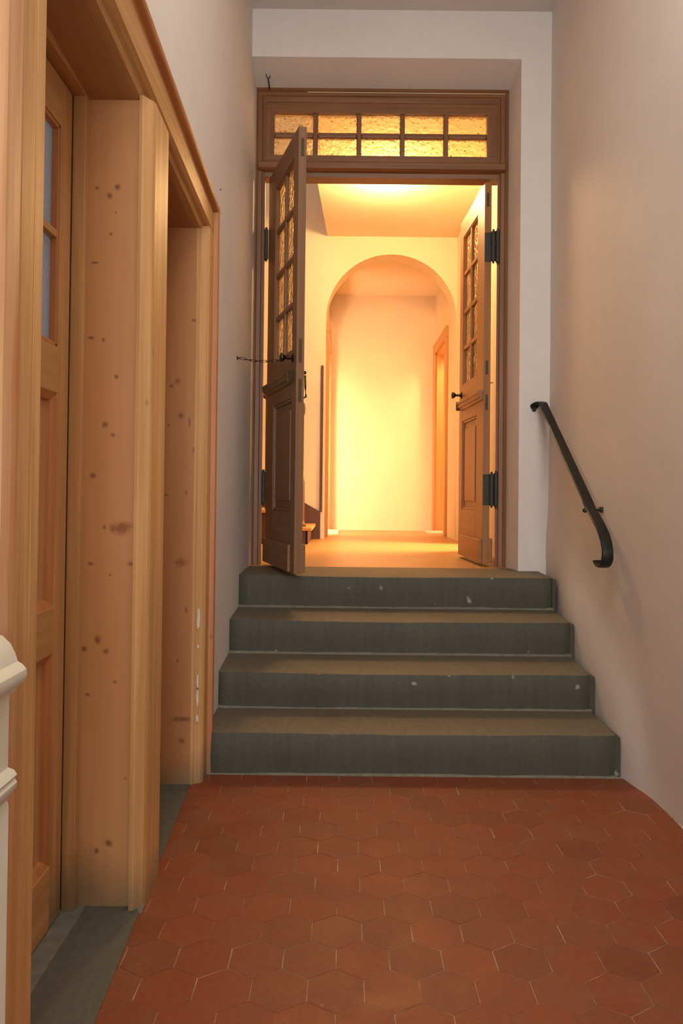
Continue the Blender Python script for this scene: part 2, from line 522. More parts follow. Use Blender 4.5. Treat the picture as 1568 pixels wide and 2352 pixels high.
# arch wall
bm = nb(); AY0, AY1 = 7.3, 7.55; ACX, AR, SPR = .458, .657, 2.965
box(bm, -2.8, ACX - AR, AY0, AY1, LAND, SPR); box(bm, ACX + AR, 1.3, AY0, AY1, LAND, SPR)
box(bm, -2.8, ACX - AR, AY0, AY1, SPR, 5.4); box(bm, ACX + AR, 1.3, AY0, AY1, SPR, 5.4)
K = 48
for i in range(K):
    a0, a1 = PI - PI * i / K, PI - PI * (i + 1) / K
    x0, z0, x1, z1 = ACX + AR * math.cos(a0), SPR + AR * math.sin(a0), ACX + AR * math.cos(a1), SPR + AR * math.sin(a1)
    prism(bm, [(x0, z0), (x1, z1), (x1, 5.4), (x0, 5.4)], 'y', AY0, AY1)
bmesh.ops.remove_doubles(bm, verts=bm.verts[:], dist=1e-5)
struct('wall_arch', bm, 'wallwarm', 'cream hall wall pierced by a tall round arch', 'wall')

bm = nb()
prism(bm, [(-.262, 4.66), (1.3, 4.66), (1.3, AY0), (-.192, AY0), (-.25, 6.0)], 'z', 3.80, 4.05)
struct('ceiling_hall', bm, 'wallwarm', 'warm-lit hall ceiling with the lamp, seen through the double door', 'ceiling')
bm = nb(); box(bm, -.35, 1.3, AY1, 9.2, 3.68, 3.85)
struct('ceiling_inner_room', bm, 'wallyellow', 'ceiling of the room behind the arch', 'ceiling')
bm = nb(); box(bm, -2.8, 1.3, 4.66, 7.55, 5.4, 5.5)
struct('ceiling_stairwell', bm, 'wallwarm', 'high ceiling over the inner stairwell', 'ceiling')
bm = nb(); box(bm, -2.9, -2.8, 4.66, 7.55, 0, 5.4)
struct('wall_stairwell', bm, 'wallwarm', 'cream wall of the inner stairwell', 'wall')

bm = nb(); box(bm, -.35, 1.3, 9.05, 9.2, LAND, 3.7)
struct('wall_far', bm, 'wallyellow', 'brightly lit cream wall at the far end behind the arch', 'wall')

# right wall of hall: door to inner room (Y 8.02..8.9) and lit side doorway (Y 6.0..6.7)
HX = 1.12
bm = nb()
box(bm, HX, HX + .30, 4.80, 6.0, LAND, 3.85); box(bm, HX, HX + .30, 6.7, 8.02, LAND, 3.85)
box(bm, HX, HX + .30, 8.9, 9.2, LAND, 3.85); box(bm, HX, HX + .30, 8.02, 8.9, 2.93, 3.85); box(bm, HX, HX + .30, 6.0, 6.7, 2.85, 3.85)
struct('wall_hall_right', bm, 'wallwarm', 'cream hall wall on the right with a pine doorway behind the arch', 'wall')
bm = nb(); box(bm, HX + .3, 2.6, 5.2, 5.3, LAND, 3.2); box(bm, HX + .3, 2.6, 7.3, 7.4, LAND, 3.2); box(bm, 2.5, 2.6, 5.3, 7.3, LAND, 3.2)
box(bm, HX + .3, 2.6, 5.2, 7.4, 3.2, 3.3); box(bm, HX + .2, 2.6, 5.2, 9.5, LAND - .1, LAND)
box(bm, HX + .3, 2.6, 9.3, 9.4, LAND, 3.2); box(bm, 2.5, 2.6, 7.4, 9.3, LAND, 3.2); box(bm, HX + .3, 2.6, 7.4, 9.4, 3.2, 3.3)
struct('wall_side_rooms', bm, 'wallyellow', 'cream walls of the side rooms off the hall', 'wall')
bm = nb()
box(bm, -.35, -.205, AY1, 7.86, LAND, 3.7); box(bm, -.35, -.205, 8.86, 9.2, LAND, 3.7); box(bm, -.35, -.205, 7.86, 8.86, 2.93, 3.7)
box(bm, -2.3, -.35, 9.05, 9.2, LAND, 3.7); box(bm, -2.4, -2.3, 7.55, 9.2, LAND, 3.7); box(bm, -2.3, -.35, 7.55, 9.2, 3.7, 3.8)
struct('wall_inner_left', bm, 'wallyellow', 'cream wall on the left behind the arch', 'wall')

# pine doorway on the right behind the arch
d3 = structure('door_3', 'pine doorway standing open on the right behind the arch', 'door', (HX, 8.4, LAND))
bm = nb(); box(bm, HX - .03, HX, 7.90, 8.02, LAND, 2.93, .006); obj('casing', bm, 'hallwood', d3)
bm = nb(); box(bm, HX - .03, HX, 8.90, 9.02, LAND, 2.93, .006); obj('casing', bm, 'hallwood', d3)
bm = nb(); box(bm, HX - .03, HX, 7.90, 9.02, 2.93, 3.05, .006); obj('head_casing', bm, 'hallwood', d3)
bm = nb(); box(bm, HX, HX + .30, 8.875, 8.90, LAND, 2.93); obj('lining', bm, 'hallwood', d3)
bm = nb(); box(bm, HX, HX + .30, 8.02, 8.045, LAND, 2.93); obj('lining', bm, 'hallwood', d3)
bm = nb(); box(bm, HX, HX + .30, 8.045, 8.875, 2.905, 2.93); obj('head_lining', bm, 'hallwood', d3)
bm = nb(); box(bm, HX - .14, HX + .28, 8.25, 8.80, LAND - .01, LAND + .018, .004); obj('threshold', bm, 'marble', d3, label='white marble threshold slab')
# pine doorway on the left behind the arch
d4 = structure('door_4', 'pine door casing edge on the left just behind the arch', 'door', (-.2, 8.4, LAND))
bm = nb(); box(bm, -.205, -.170, 7.74, 7.86, LAND, 2.93, .006); obj('casing', bm, 'hallwood', d4)
bm = nb(); box(bm, -.205, -.170, 8.86, 8.98, LAND, 2.93, .006); obj('casing', bm, 'hallwood', d4)
bm = nb(); box(bm, -.205, -.170, 7.74, 8.98, 2.93, 3.05, .006); obj('head_casing', bm, 'hallwood', d4)
bm = nb(); box(bm, -.35, -.205, 8.835, 8.86, LAND, 2.93); obj('lining', bm, 'hallwood', d4)
bm = nb(); box(bm, -.35, -.205, 7.86, 8.835, 2.905, 2.93); obj('head_lining', bm, 'hallwood', d4)
bm = nb(); box(bm, -.26, -.055, 8.15, 8.72, LAND - .01, LAND + .022, .004); obj('threshold', bm, 'marble', d4, label='white marble threshold slab')

# corner strip on arch wall beside the stairs
bm = nb(); box(bm, -.243, -.217, AY0 - .022, AY0, 1.02, 2.49, .004)
struct('trim_1', bm, 'darkwood', 'narrow dark wooden strip on the cream wall left of the arch', 'trim')

# ================================================================ STONE STEPS
steps = thing('stone_staircase', 'four wide worn grey stone steps rising to the double door', 'staircase', (.3, 3.15, 0))


def step_mesh(Yf, z0, zf, Yb, zb, x0, x1, seed):
    bm = nb(); n = 60; secs = []
    r = .010
    for i in range(n + 1):
        t = i / n; x = x0 + (x1 - x0) * t
        e = noise.noise(Vector((x * 3.1, seed * 7.3, 0))) * .004 + noise.noise(Vector((x * 17, seed * 3.3, 1))) * .0018
        wear = -.006 * math.exp(-((t - .45) / .28) ** 2) + noise.noise(Vector((x * 5, seed, 4))) * .002
        end = .012 * max(0, 1 - min(t, 1 - t) / .012)
        yf = Yf + e + end; zz = zf + wear
        secs.append([(x, yf, z0), (x, yf - .002, (z0 + zz) / 2), (x, yf, zz - r), (x, yf + r * .35, zz - r * .3), (x, yf + r, zz), (x, (Yf + Yb) / 2, (zz + zb) / 2 - .001), (x, Yb, zb), (x, Yb, z0)])
    vs = [[bm.verts.new(p) for p in s] for s in secs]
    m = len(vs[0])
    for a, b in zip(vs, vs[1:]):
        for k in range(m):
            bm.faces.new((a[k], a[(k + 1) % m], b[(k + 1) % m], b[k]))
    bm.faces.new(vs[0]); bm.faces.new(vs[-1][::-1])
    return bm


SD = [(3.150, -.02, .182, 3.50, .191), (3.475, .180, .360, 3.81, .381), (3.790, .372, .553, 4.14, .569), (4.115, .560, .748, 4.418, .752)]
for i, (Yf, z0, zf, Yb, zb) in enumerate(SD):
    x0, x1 = (-.5895, 1.186 - .002 * i)
    o = obj('step', step_mesh(Yf, z0, zf, Yb, zb, x0, x1, i + 1), 'stone', steps, True)
    # worn treads; hall light on their tops is put into this lighter, warmer stone
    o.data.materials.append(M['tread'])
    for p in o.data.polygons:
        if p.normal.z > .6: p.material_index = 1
for i, (Yf, z0, zf, Yb, zb) in enumerate(SD):
    bm = nb(); zz = 0 if i == 0 else z0 + .009
    prism(bm, [(Yf - .012, zz - .004), (Yf + .01, zz - .004), (Yf + .01, zz + .010), (Yf + .001, zz + .009)], 'x', -.59, 1.188)
    obj('mortar_joint', bm, 'mortar', steps, label='pale mortar line at the foot of a riser')
for i, (Yf, z0, zf, Yb, zb) in enumerate(SD):
    bm = nb()
    box(bm, 1.184, 1.207, Yf + .012, Yb, z0 - .05, zf - .012, .003)
    obj('side_mortar', bm, 'stone', steps)

# ================================================================ LEFT TIMBER PORTAL (door_1)
d1 = structure('door_1', 'large pine door surround of two bays on the left wall', 'door', (-.68, 2.2, 0))
def hz(Y): return 2.377 - .064 * (Y - 2.15)     # sloping head, inner
def oz(Y): return 2.548 - .088 * (Y - 2.15)     # outer


def casing_far(name, y0, y1, mat, prof, z0, ztop, label=None):
    bm = nb(); n = len(prof)
    A = [bm.verts.new((x, y, z0)) for x, y in prof]; B = [bm.verts.new((x, y, ztop(y))) for x, y in prof]
    bm.faces.new(A); bm.faces.new(B[::-1])
    for i in range(n): bm.faces.new((A[i], B[i], B[(i + 1) % n], A[(i + 1) % n]))
    return obj(name, bm, mat, d1, False, label)


# far casing: jamb face with chamfer then red back band
casing_far('casing', 0, 0, 'casing', [(-.64, 3.032), (-.616, 3.032), (-.612, 3.040), (-.588, 3.052), (-.580, 3.062), (-.578, 3.070), (-.578, 3.134), (-.586, 3.137), (-.592, 3.138), (-.592, 3.165), (-.64, 3.165)], 0, lambda y: hz(y) + .02)
casing_far('back_band', 0, 0, 'band', [(-.64, 3.137), (-.586, 3.137), (-.580, 3.146), (-.560, 3.148), (-.557, 3.152), (-.557, 3.172), (-.562, 3.178), (-.64, 3.178)], 0, oz, 'reddish outer band of the casing')
# central post
casing_far('post', 0, 0, 'casing', [(-.80, 2.150), (-.612, 2.150), (-.612, 2.120), (-.603, 2.118), (-.598, 2.122), (-.586, 2.140), (-.578, 2.150), (-.574, 2.162), (-.574, 2.318), (-.578, 2.328), (-.592, 2.334), (-.612, 2.338), (-.80, 2.338)], 0, hz, 'moulded pine post between the two bays')
# near casing
casing_far('casing', 0, 0, 'casing', [(-.64, 1.39), (-.60, 1.384), (-.578, 1.378), (-.575, 1.370), (-.575, 1.338), (-.5775, 1.334), (-.575, 1.330), (-.575, 1.280), (-.579, 1.274), (-.592, 1.270), (-.64, 1.270)], 0, lambda y: hz(y))
casing_far('back_band', 0, 0, 'band_near', [(-.64, 1.272), (-.586, 1.272), (-.572, 1.266), (-.567, 1.256), (-.566, 1.232), (-.568, 1.205), (-.576, 1.196), (-.60, 1.192), (-.64, 1.192)], 0, lambda y: oz(y), 'pale outer band with orange streaks')


def head_run(name, mat, prof, y0, y1, label=None):
    """prof: (x, dz, ref) ref 0 = from inner line, 1 = from outer line"""
    bm = nb()
    def zz(dz, ref, Y): return (hz(Y) if ref == 0 else oz(Y)) + dz
    A = [bm.verts.new((x, y0, zz(dz, ref, y0))) for x, dz, ref in prof]; B = [bm.verts.new((x, y1, zz(dz, ref, y1))) for x, dz, ref in prof]
    n = len(prof); bm.faces.new(A); bm.faces.new(B[::-1])
    for i in range(n): bm.faces.new((A[i], B[i], B[(i + 1) % n], A[(i + 1) % n]))
    return obj(name, bm, mat, d1, False, label)


head_run('head_casing', 'casing_y', [(-.64, 0, 0), (-.612, 0, 0), (-.604, .012, 0), (-.590, .016, 0), (-.577, .024, 0), (-.577, -.046, 1), (-.583, -.040, 1), (-.592, -.037, 1), (-.592, -.030, 1), (-.64, -.030, 1)], 1.24, 3.138)
head_run('head_band', 'band_y', [(-.64, -.040, 1), (-.586, -.040, 1), (-.578, -.030, 1), (-.560, -.027, 1), (-.556, -.022, 1), (-.556, -.006, 1), (-.562, 0, 1), (-.64, 0, 1)], 1.20, 3.176, 'reddish outer band over the head')
head_run('soffit_board', 'soffit', [(-.80, .0, 0), (-.64, .0, 0), (-.64, .02, 0), (-.80, .02, 0)], 1.385, 2.150)
head_run('soffit_board', 'soffit', [(-.80, .0, 0), (-.64, .0, 0), (-.64, .02, 0), (-.80, .02, 0)], 2.338, 3.055)
# knotty jamb boards
bm = nb(); prism(bm, [(-.85, 2.1425), (-.610, 2.1425), (-.610, 2.152), (-.85, 2.152)], 'z', -.018, hz(2.15)); obj('jamb_board', bm, 'pine_b1', d1, label='wide knotty pine board facing the stairs side of the first bay')
bm = nb(); prism(bm, [(-.80, 3.030), (-.6265, 3.030), (-.6265, 3.055), (-.80, 3.055)], 'z', -.018, hz(3.04)); obj('jamb_board', bm, 'pine_b2', d1, label='darker knotty pine board of the second bay')
bm = nb(); prism(bm, [(-.80, 1.375), (-.61, 1.375), (-.61, 1.39), (-.80, 1.39)], 'z', -.018, hz(1.39)); obj('jamb_board', bm, 'pine_g', d1)
bm = nb(); prism(bm, [(-.80, 2.336), (-.61, 2.336), (-.61, 2.346), (-.80, 2.346)], 'z', -.018, hz(2.34)); obj('jamb_board', bm, 'pine_g', d1)
# stops round the door leaf
bm = nb(); box(bm, -.803, -.766, 2.112, 2.1425, .004, 2.372, .0015); obj('door_stop', bm, 'casing', d1)
bm = nb(); box(bm, -.84, -.766, 1.40, 2.1425, 2.372, 2.45, .0015); obj('door_stop', bm, 'casing_y', d1)
bm = nb(); box(bm, -.84, -.766, 1.39, 1.412, .004, 2.38, .0015); obj('door_stop', bm, 'casing', d1)
# backing of far bay
bm = nb(); box(bm, -.84, -.80, 2.338, 3.055, 0, 2.36)
for (z0, z1) in ((.2, .8), (.92, 1.5), (1.62, 2.22)):
    box(bm, -.802, -.792, 2.46, 2.93, z0, z1, .004)
obj('door_panel', bm, 'pine_g', d1)
# sill and stone thresholds
bm = nb(); box(bm, -1.0, -.60, 1.2, 3.2, -.12, -.0195); obj('subfloor', bm, 'mortar', d1)
bm = nb(); box(bm, -.93, -.846, 2.08, 2.16, -.02, 2.45); box(bm, -.93, -.80, 1.36, 1.414, -.02, 2.45); box(bm, -.93, -.846, 1.36, 2.16, 2.36, 2.45); obj('dark_gap_backing', bm, 'darkwood', d1)  # added backing, coloured dark to deepen the shade in the door gap
bm = nb(); box(bm, -.86, -.742, 1.40, 2.1425, -.02, .004, .002); obj('sill', bm, 'mortar', d1, label='pale worn sill strip under the door')
bm = nb(); prism(bm, [(-.742, 1.30), (-.5395, 1.30), (-.5785, 2.118), (-.60, 2.1425), (-.742, 2.1425)], 'z', -.02, .003); obj('threshold', bm, 'threshold', d1, label='dark grey stone threshold of the first bay')
bm = nb(); prism(bm, [(-.80, 2.338), (-.5895, 2.338), (-.626, 3.06), (-.80, 3.06)], 'z', -.02, .003); obj('threshold', bm, 'threshold', d1, label='grey stone threshold of the second bay')
bm = nb(); prism(bm, [(-.634, 3.055), (-.6263, 3.055), (-.633, 3.145), (-.634, 3.145)], 'z', -.02, .002); prism(bm, [(-.6, 2.11), (-.571, 2.11), (-.583, 2.345), (-.6, 2.345)], 'z', -.02, .0015)
obj('mortar_fill', bm, 'mortar', d1)
# old paint remnants on far casing
rr = random.Random(5)
for (px, py, w_, h_) in [(454, 1422, 5, 24), (452, 1484, 3, 5), (452, 1565, 3, 18), (449, 1598, 4, 26), (449, 1650, 4, 9)]:
    p = at(px, py, 3.045); bm = nb(); s_ = 3.04 / F; pts = []
    for k in range(14):
        a = 2 * PI * k / 14; q = .7 + .45 * rr.random()
        pts.append((-.6005 + w_ * s_ * .8 * q * math.cos(a), p.z + h_ * s_ * q * math.sin(a)))
    prism(bm, pts, 'y', 3.0365, 3.043); obj('paint_remnant', bm, 'flake', d1, label='chipped remnant of old white paint')

# door leaf of first bay (closed)
dl = thing('door_leaf', 'closed panelled pine door with bluish frosted panes at the left edge', 'door', (-.80, 1.76, 0))
X0, X1 = -.845, -.800
def dbox(name, y0, y1, z0, z1, mat, x0=X0, x1=X1, bev=.002, label=None):
    bm = nb(); box(bm, x0, x1, y0, y1, z0, z1, bev); return obj(name, bm, mat, dl, False, label)
ya, yb = 1.413, 2.097
dbox('stile', 2.020, yb, .008, 2.364, 'pine_g'); dbox('stile', ya, 1.50, .008, 2.364, 'pine_g')
for z0, z1 in ((.008, .18), (.765, .892), (1.487, 1.615), (2.235, 2.364)):
    dbox('rail', 1.50, 2.020, z0, z1, 'casing_y')
for z0, z1 in ((.18, .765), (.892, 1.487)):
    dbox('panel', 1.50, 2.020, z0, z1, 'pine_g', -.835, -.822, 0)
    bm = nb()
    for (a, b, c, d) in ((1.50, 1.522, z0, z1), (1.998, 2.02, z0, z1)):
        prism(bm, [(-.822, a), (-.822, b), (-.806, b if a < 1.6 else a), (-.802, a if a < 1.6 else b)][:3] + [(-.802, a if a < 1.6 else b)], 'z', z0, z1) if False else None
    # sloped bead round the panel
    prism(bm, [(-.823, 1.50), (-.802, 1.50), (-.812, 1.520), (-.823, 1.524)], 'z', z0, z1)
    prism(bm, [(-.823, 2.02), (-.802, 2.02), (-.812, 2.000), (-.823, 1.996)], 'z', z0, z1)
    prism(bm, [(-.823, z0), (-.802, z0), (-.812, z0 + .02), (-.823, z0 + .024)], 'y', 1.50, 2.02)
    prism(bm, [(-.823, z1), (-.802, z1), (-.812, z1 - .02), (-.823, z1 - .024)], 'y', 1.50, 2.02)
    obj('panel_moulding', bm, 'band', dl)
dbox('glazing_bar', 1.50, 2.020, 1.918, 1.940, 'casing_y', -.842, -.804, .004)
dbox('glazing_bar', 1.748, 1.772, 1.615, 2.235, 'pine', -.842, -.804, .004)
for z0, z1 in ((1.615, 1.918), (1.940, 2.235)):
    for y0, y1 in ((1.50, 1.748), (1.772, 2.020)):
        dbox('pane', y0, y1, z0, z1, 'frost', -.826, -.822, 0, 'bluish frosted pane')
bm = nb()
for y0, y1 in ((1.50, 1.512), (2.008, 2.02)): box(bm, -.822, -.803, y0, y1, 1.615, 2.235, .003)
for z0, z1 in ((1.615, 1.627), (2.223, 2.235)): box(bm, -.822, -.803, 1.50, 2.02, z0, z1, .003)
obj('glazing_bead', bm, 'band', dl)

# ================================================================ DOUBLE DOOR FRAME (door_2)
d2 = structure('door_2', 'tall pine double-door frame with a ten-pane transom window', 'door', (.21, 4.70, LAND))
XL, XR, ZT2 = -.603, 1.040, 3.83
FY = 4.66
def fbox(name, x0, x1, z0, z1, mat, y0=FY, y1=4.78, bev=.002, label=None, parent=None):
    bm = nb(); box(bm, x0, x1, y0, y1, z0, z1, bev); return obj(name, bm, mat, parent or d2, False, label)
# jambs with stepped moulding
for s, xo, xi in ((1, XL, -.530), (-1, XR, .972)):
    bm = nb(); y = FY
    pr = [(xo, 4.70), (xo, y), (xo + s * .022, y - .004), (xo + s * .026, y + .002), (xo + s * .050, y + .004), (xo + s * .054, y + .014), (xi, y + .014), (xi + (.004 if s < 0 else 0), 4.70)]
    prism(bm, pr, 'z', LAND, 3.83 - .003); obj('jamb', bm, 'oak', d2)
bm = nb(); y = FY
pr = [(4.78, 3.83), (y - .002, 3.83), (y - .006, 3.808), (y + .004, 3.800), (y + .004, 3.782), (y + .012, 3.776), (y + .014, 3.742), (4.78, 3.742)]
prism(bm, pr, 'x', XL + .001, XR - .001); obj('head', bm, 'oak_x', d2)
# transom bar
bm = nb()
pr = [(4.78, 3.257), (y + .020, 3.257), (y + .016, 3.284), (y - .012, 3.292), (y - .022, 3.300), (y - .022, 3.336), (y - .014, 3.346), (4.78, 3.346)]
prism(bm, pr, 'x', -.572, 1.012); obj('transom_bar', bm, 'oak_x', d2)
bm = nb(); box(bm, -.588, 1.058, 4.421, 4.56, LAND - .1, LAND + .0015)
obj('threshold', bm, 'tread', d2, label='worn stone threshold at the head of the steps')
# transom sash
ZB, ZG0, ZG1 = 3.346, 3.400, 3.675
GX0, GX1 = -.475, .903
fbox('sash_rail', -.54, .985, ZG1, 3.745, 'oak_x', FY + .018, 4.74); fbox('sash_rail', -.54, .985, ZB, ZG0, 'oak_x', FY + .018, 4.74)
fbox('sash_stile', -.54, GX0, ZG0, ZG1, 'oak', FY + .018, 4.74); fbox('sash_stile', GX1, .985, ZG0, ZG1, 'oak', FY + .018, 4.74)
pw = (GX1 - GX0 - 4 * .031) / 5; xs = []
for k in range(5):
    x = GX0 + k * (pw + .031); xs.append((x, x + pw))
    if k < 4: fbox('glazing_bar', x + pw, x + pw + .031, ZG0, ZG1, 'oak', FY + .022, 4.735, .007)
for k in range(5):
    fbox('glazing_bar', xs[k][0], xs[k][1], 3.522, 3.552, 'oak_x', FY + .026, 4.735, .007)
    for z0, z1 in ((ZG0, 3.522), (3.552, ZG1)):
        fbox('pane', xs[k][0], xs[k][1], z0, z1, 'glass', 4.705, 4.709, 0)
# frame-side hinge blocks are with the leaves

# ================================================================ DOUBLE DOOR LEAVES
LW, LT, LZ0, LZ1 = .730, .045, .770, 3.235


def leaf(name, label, loc, ang, sg, mv, mh, group):
    """local x runs from the hinge to the free edge, face seen in the photo lies at y = 0, depth goes sg * y"""
    r = thing(name, label, 'door', (loc[0], loc[1], LZ0), ang, group); r['_local'] = 1

    def lb(nm, s0, s1, z0, z1, mat, y0=0, y1=LT, bev=.002, parent=r, lab=None):
        bm = nb(); a, b = sorted((sg * y0, sg * y1)); box(bm, s0, s1, a, b, z0 - LZ0, z1 - LZ0, bev)
        return obj(nm, bm, mat, parent, False, lab)
    G0, G1, Z0, Z1 = .200, .622, 2.020, 3.090
    lb('hinge_stile', 0, .190, LZ0, LZ1, mv); lb('lock_stile', .632, LW, LZ0, LZ1, mv)
    lb('top_rail', .190, .632, Z1 + .008, LZ1, mh); lb('middle_rail', .190, .632, 1.745, Z0 - .008, mh); lb('bottom_rail', .190, .632, LZ0, 1.105, mh)
    # bead round glazing
    bm = nb()
    for a, b, c, d in ((.190, G0, Z0 - .008, Z1 + .008), (G1, .632, Z0 - .008, Z1 + .008), (G0, G1, Z0 - .008, Z0), (G0, G1, Z1, Z1 + .008)):
        y0, y1 = sorted((sg * .006, sg * .039)); box(bm, a, b, y0, y1, c - LZ0, d - LZ0, .0015)
    obj('glazing_bead', bm, mv, r)
    sm_ = .411; bw = .014
    rows = [Z0, 2.280, 2.545, 2.825, Z1]
    lb('glazing_bar', sm_ - bw, sm_ + bw, Z0, Z1, mv, .006, .039, .006)
    for z in rows[1:-1]:
        lb('glazing_bar', G0, sm_ - bw, z - bw, z + bw, mh, .006, .039, .006); lb('glazing_bar', sm_ + bw, G1, z - bw, z + bw, mh, .006, .039, .006)
    for i in range(4):
        za = rows[i] + (bw if i else 0); zb = rows[i + 1] - (bw if i < 3 else 0)
        for s0, s1 in ((G0, sm_ - bw), (sm_ + bw, G1)):
            lb('pane', s0, s1, za, zb, 'glass', .021, .025, 0)
    # lower panel with raised field and moulding
    lb('panel', .190, .632, 1.105, 1.745, mv, .016, .030, 0); lb('panel_field', .245, .577, 1.165, 1.685, mv, .007, .034, .006)
    bm = nb()
    for a, b, c, d in ((.190, .206, 1.105, 1.745), (.616, .632, 1.105, 1.745), (.206, .616, 1.105, 1.121), (.206, .616, 1.729, 1.745)):
        y0, y1 = sorted((sg * .004, sg * .040)); box(bm, a, b, y0, y1, c - LZ0, d - LZ0, .004)
    obj('panel_moulding', bm, mh, r)
    # dado moulding
    bm = nb(); pr = [(0, 1.826), (-.010, 1.828), (-.014, 1.840), (-.026, 1.846), (-.030, 1.856), (-.028, 1.868), (-.036, 1.874), (-.036, 1.886), (-.020, 1.890), (0, 1.890)]
    prism(bm, [(sg * y, z - LZ0) for y, z in pr], 'x', .012, .672); mo = obj('dado_moulding', bm, mh, r)
    lb('moulding_cap', .664, .676, 1.828, 1.893, 'bronze', -.038, .0, .002, mo)
    # kick boards on both sides
    lb('kick_board', .004, .655, LZ0 + .004, .925, mh, -.018, 0, .005); lb('kick_board', .004, LW - .01, LZ0 + .004, .930, mh, LT, LT + .022, .005)
    # knob on the seen face
    R_ = Matrix.Rotation(PI / 2 * sg, 4, 'X')
    bm = nb(); lathe(bm, [(.026, 0), (.026, .004), (.020, .007), (.009, .012), (.008, .040), (.012, .046), (.022, .056), (.026, .064), (.024, .071), (.012, .076)], 24,
                     Matrix.Translation((.655, 0, 1.965 - LZ0 if sg > 0 else 1.940 - LZ0)) @ R_)
    obj('door_knob', bm, 'bronze', r, True, 'dark bronze knob')
    # handle on the other face
    bm = nb(); tube(bm, [(.700, sg * (LT + .004), 1.86 - LZ0), (.700, sg * (LT + .014), 1.865 - LZ0), (.700, sg * (LT + .016), 1.80 - LZ0), (.700, sg * (LT + .020), 1.745 - LZ0), (.700, sg * (LT + .004), 1.740 - LZ0)], .006)
    lathe(bm, [(.004, -.010), (.009, -.005), (.010, 0), (.008, .007), (.003, .010)], 12, Matrix.Translation((.700, sg * (LT + .012), 1.880 - LZ0)))
    obj('pull_handle', bm, 'bronze', r, True)
    # bolts and lock plates on the edges
    for s0, s1, za, zb in ((LW - .001, LW + .0015, 3.07, 3.17), (LW - .001, LW + .0015, 1.93, 2.06), (LW - .001, LW + .0015, 1.71, 1.84)):
        lb('edge_plate', s0, s1, za, zb, 'brass', .013, .031, .0005)
    if sg < 0:
        for za, zb in ((3.08, 3.17), (1.99, 2.08), (1.76, 1.86)):
            lb('edge_plate', -.0015, .001, za, zb, 'brass', .012, .030, .0005)
    # hinges
    for za, zb in ((2.72, 2.91), (1.145, 1.345)):
        bm = nb(); a, b = sorted((sg * (0 if sg < 0 else -.004), sg * LT))
        if sg < 0:
            box(bm, -.004, 0, a, b, za - LZ0, zb - LZ0, .001)
        else:
            box(bm, -.004, .000, 0, .02, za - LZ0, zb - LZ0, .001)
        h = obj('hinge', bm, 'iron_hinge', r, False, 'black double-action spring hinge')
        c1, c2 = ((-.022, .052), (-.022, .080)) if sg < 0 else ((-.012, -.012), (-.030, -.024))
        for (cx_, cy_), dz in ((c1, 0), (c2, .012)):
            bm = nb(); rad = .0135
            lathe(bm, [(.004, -.016), (.008, -.010), (.006, -.004), (rad, 0), (rad, zb - za + dz), (.006, zb - za + dz + .004), (.008, zb - za + dz + .010), (.004, zb - za + dz + .016)], 14,
                  Matrix.Translation((cx_, sg * cy_ if sg < 0 else cy_, za - LZ0 - dz * .5)))
            obj('hinge_barrel', bm, 'iron_hinge', h, True)
        if sg < 0:
            bm = nb(); a, b = sorted((sg * .045, sg * .095)); box(bm, -.020, -.004, a, b, za - LZ0 + .004, zb - LZ0 - .002, .002); obj('hinge_plate', bm, 'iron_hinge', h)
    return r


angL = math.atan2(-.947, .321)
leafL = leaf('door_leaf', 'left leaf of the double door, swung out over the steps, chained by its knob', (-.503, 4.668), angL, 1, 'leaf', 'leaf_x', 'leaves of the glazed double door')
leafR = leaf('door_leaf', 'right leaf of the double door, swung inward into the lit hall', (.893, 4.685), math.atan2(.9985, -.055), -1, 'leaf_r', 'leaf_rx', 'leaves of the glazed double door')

# ================================================================ CHAIN FROM WALL TO KNOB
kp = Matrix.Translation(leafL.location) @ Matrix.Rotation(angL, 4, 'Z') @ Vector((.655, -.050, 1.965 - LZ0))
A = Vector((-.590, 3.955, 1.945)); B = Vector(kp) + Vector((-.012, 0, -.012))
ch = thing('door_chain', 'thin dark chain tying the left door leaf knob to the white wall', 'chain', A)
bm = nb(); d = Matrix.Rotation(PI / 2, 4, 'Y')
lathe(bm, [(.013, 0), (.012, .003), (.005, .006), (.003, .018)], 14, Matrix.Translation(A) @ d)
obj('wall_plate', bm, 'bronze', ch, True)
S = A + Vector((.016, 0, 0)); nl = 8; L = (B - S).length / nl * 1.0
def chp(t): return S.lerp(B, t) + Vector((0, 0, -.014 * math.sin(PI * t)))
for i in range(nl):
    p, q = chp(i / nl), chp((i + 1) / nl); t = (q - p).normalized(); c = (p + q) / 2
    hl = (q - p).length / 2 + .0035
    side = Vector((0, 0, 1)) if i % 2 == 0 else t.cross(Vector((0, 0, 1))).normalized()
    side = (side - t * side.dot(t)).normalized(); w2 = .0055
    pts = []
    for k in range(18):
        a = 2 * PI * k / 18
        pts.append(c + t * ((hl - w2) * (1 if math.cos(a) > 0 else -1) * (1 if abs(math.cos(a)) > .05 else 0) + w2 * math.cos(a)) + side * w2 * math.sin(a))
    bm = nb(); tube(bm, pts, .0016, 6, True); obj('link', bm, 'bronze', ch, True)
bm = nb(); kc = Matrix.Translation(leafL.location) @ Matrix.Rotation(angL, 4, 'Z')
tube(bm, [kc @ Vector((.655 + .013 * math.cos(2 * PI * k / 16), -.030, 1.965 - LZ0 + .013 * math.sin(2 * PI * k / 16))) for k in range(16)], .002, 6, True)
obj('ring', bm, 'bronze', ch, True)
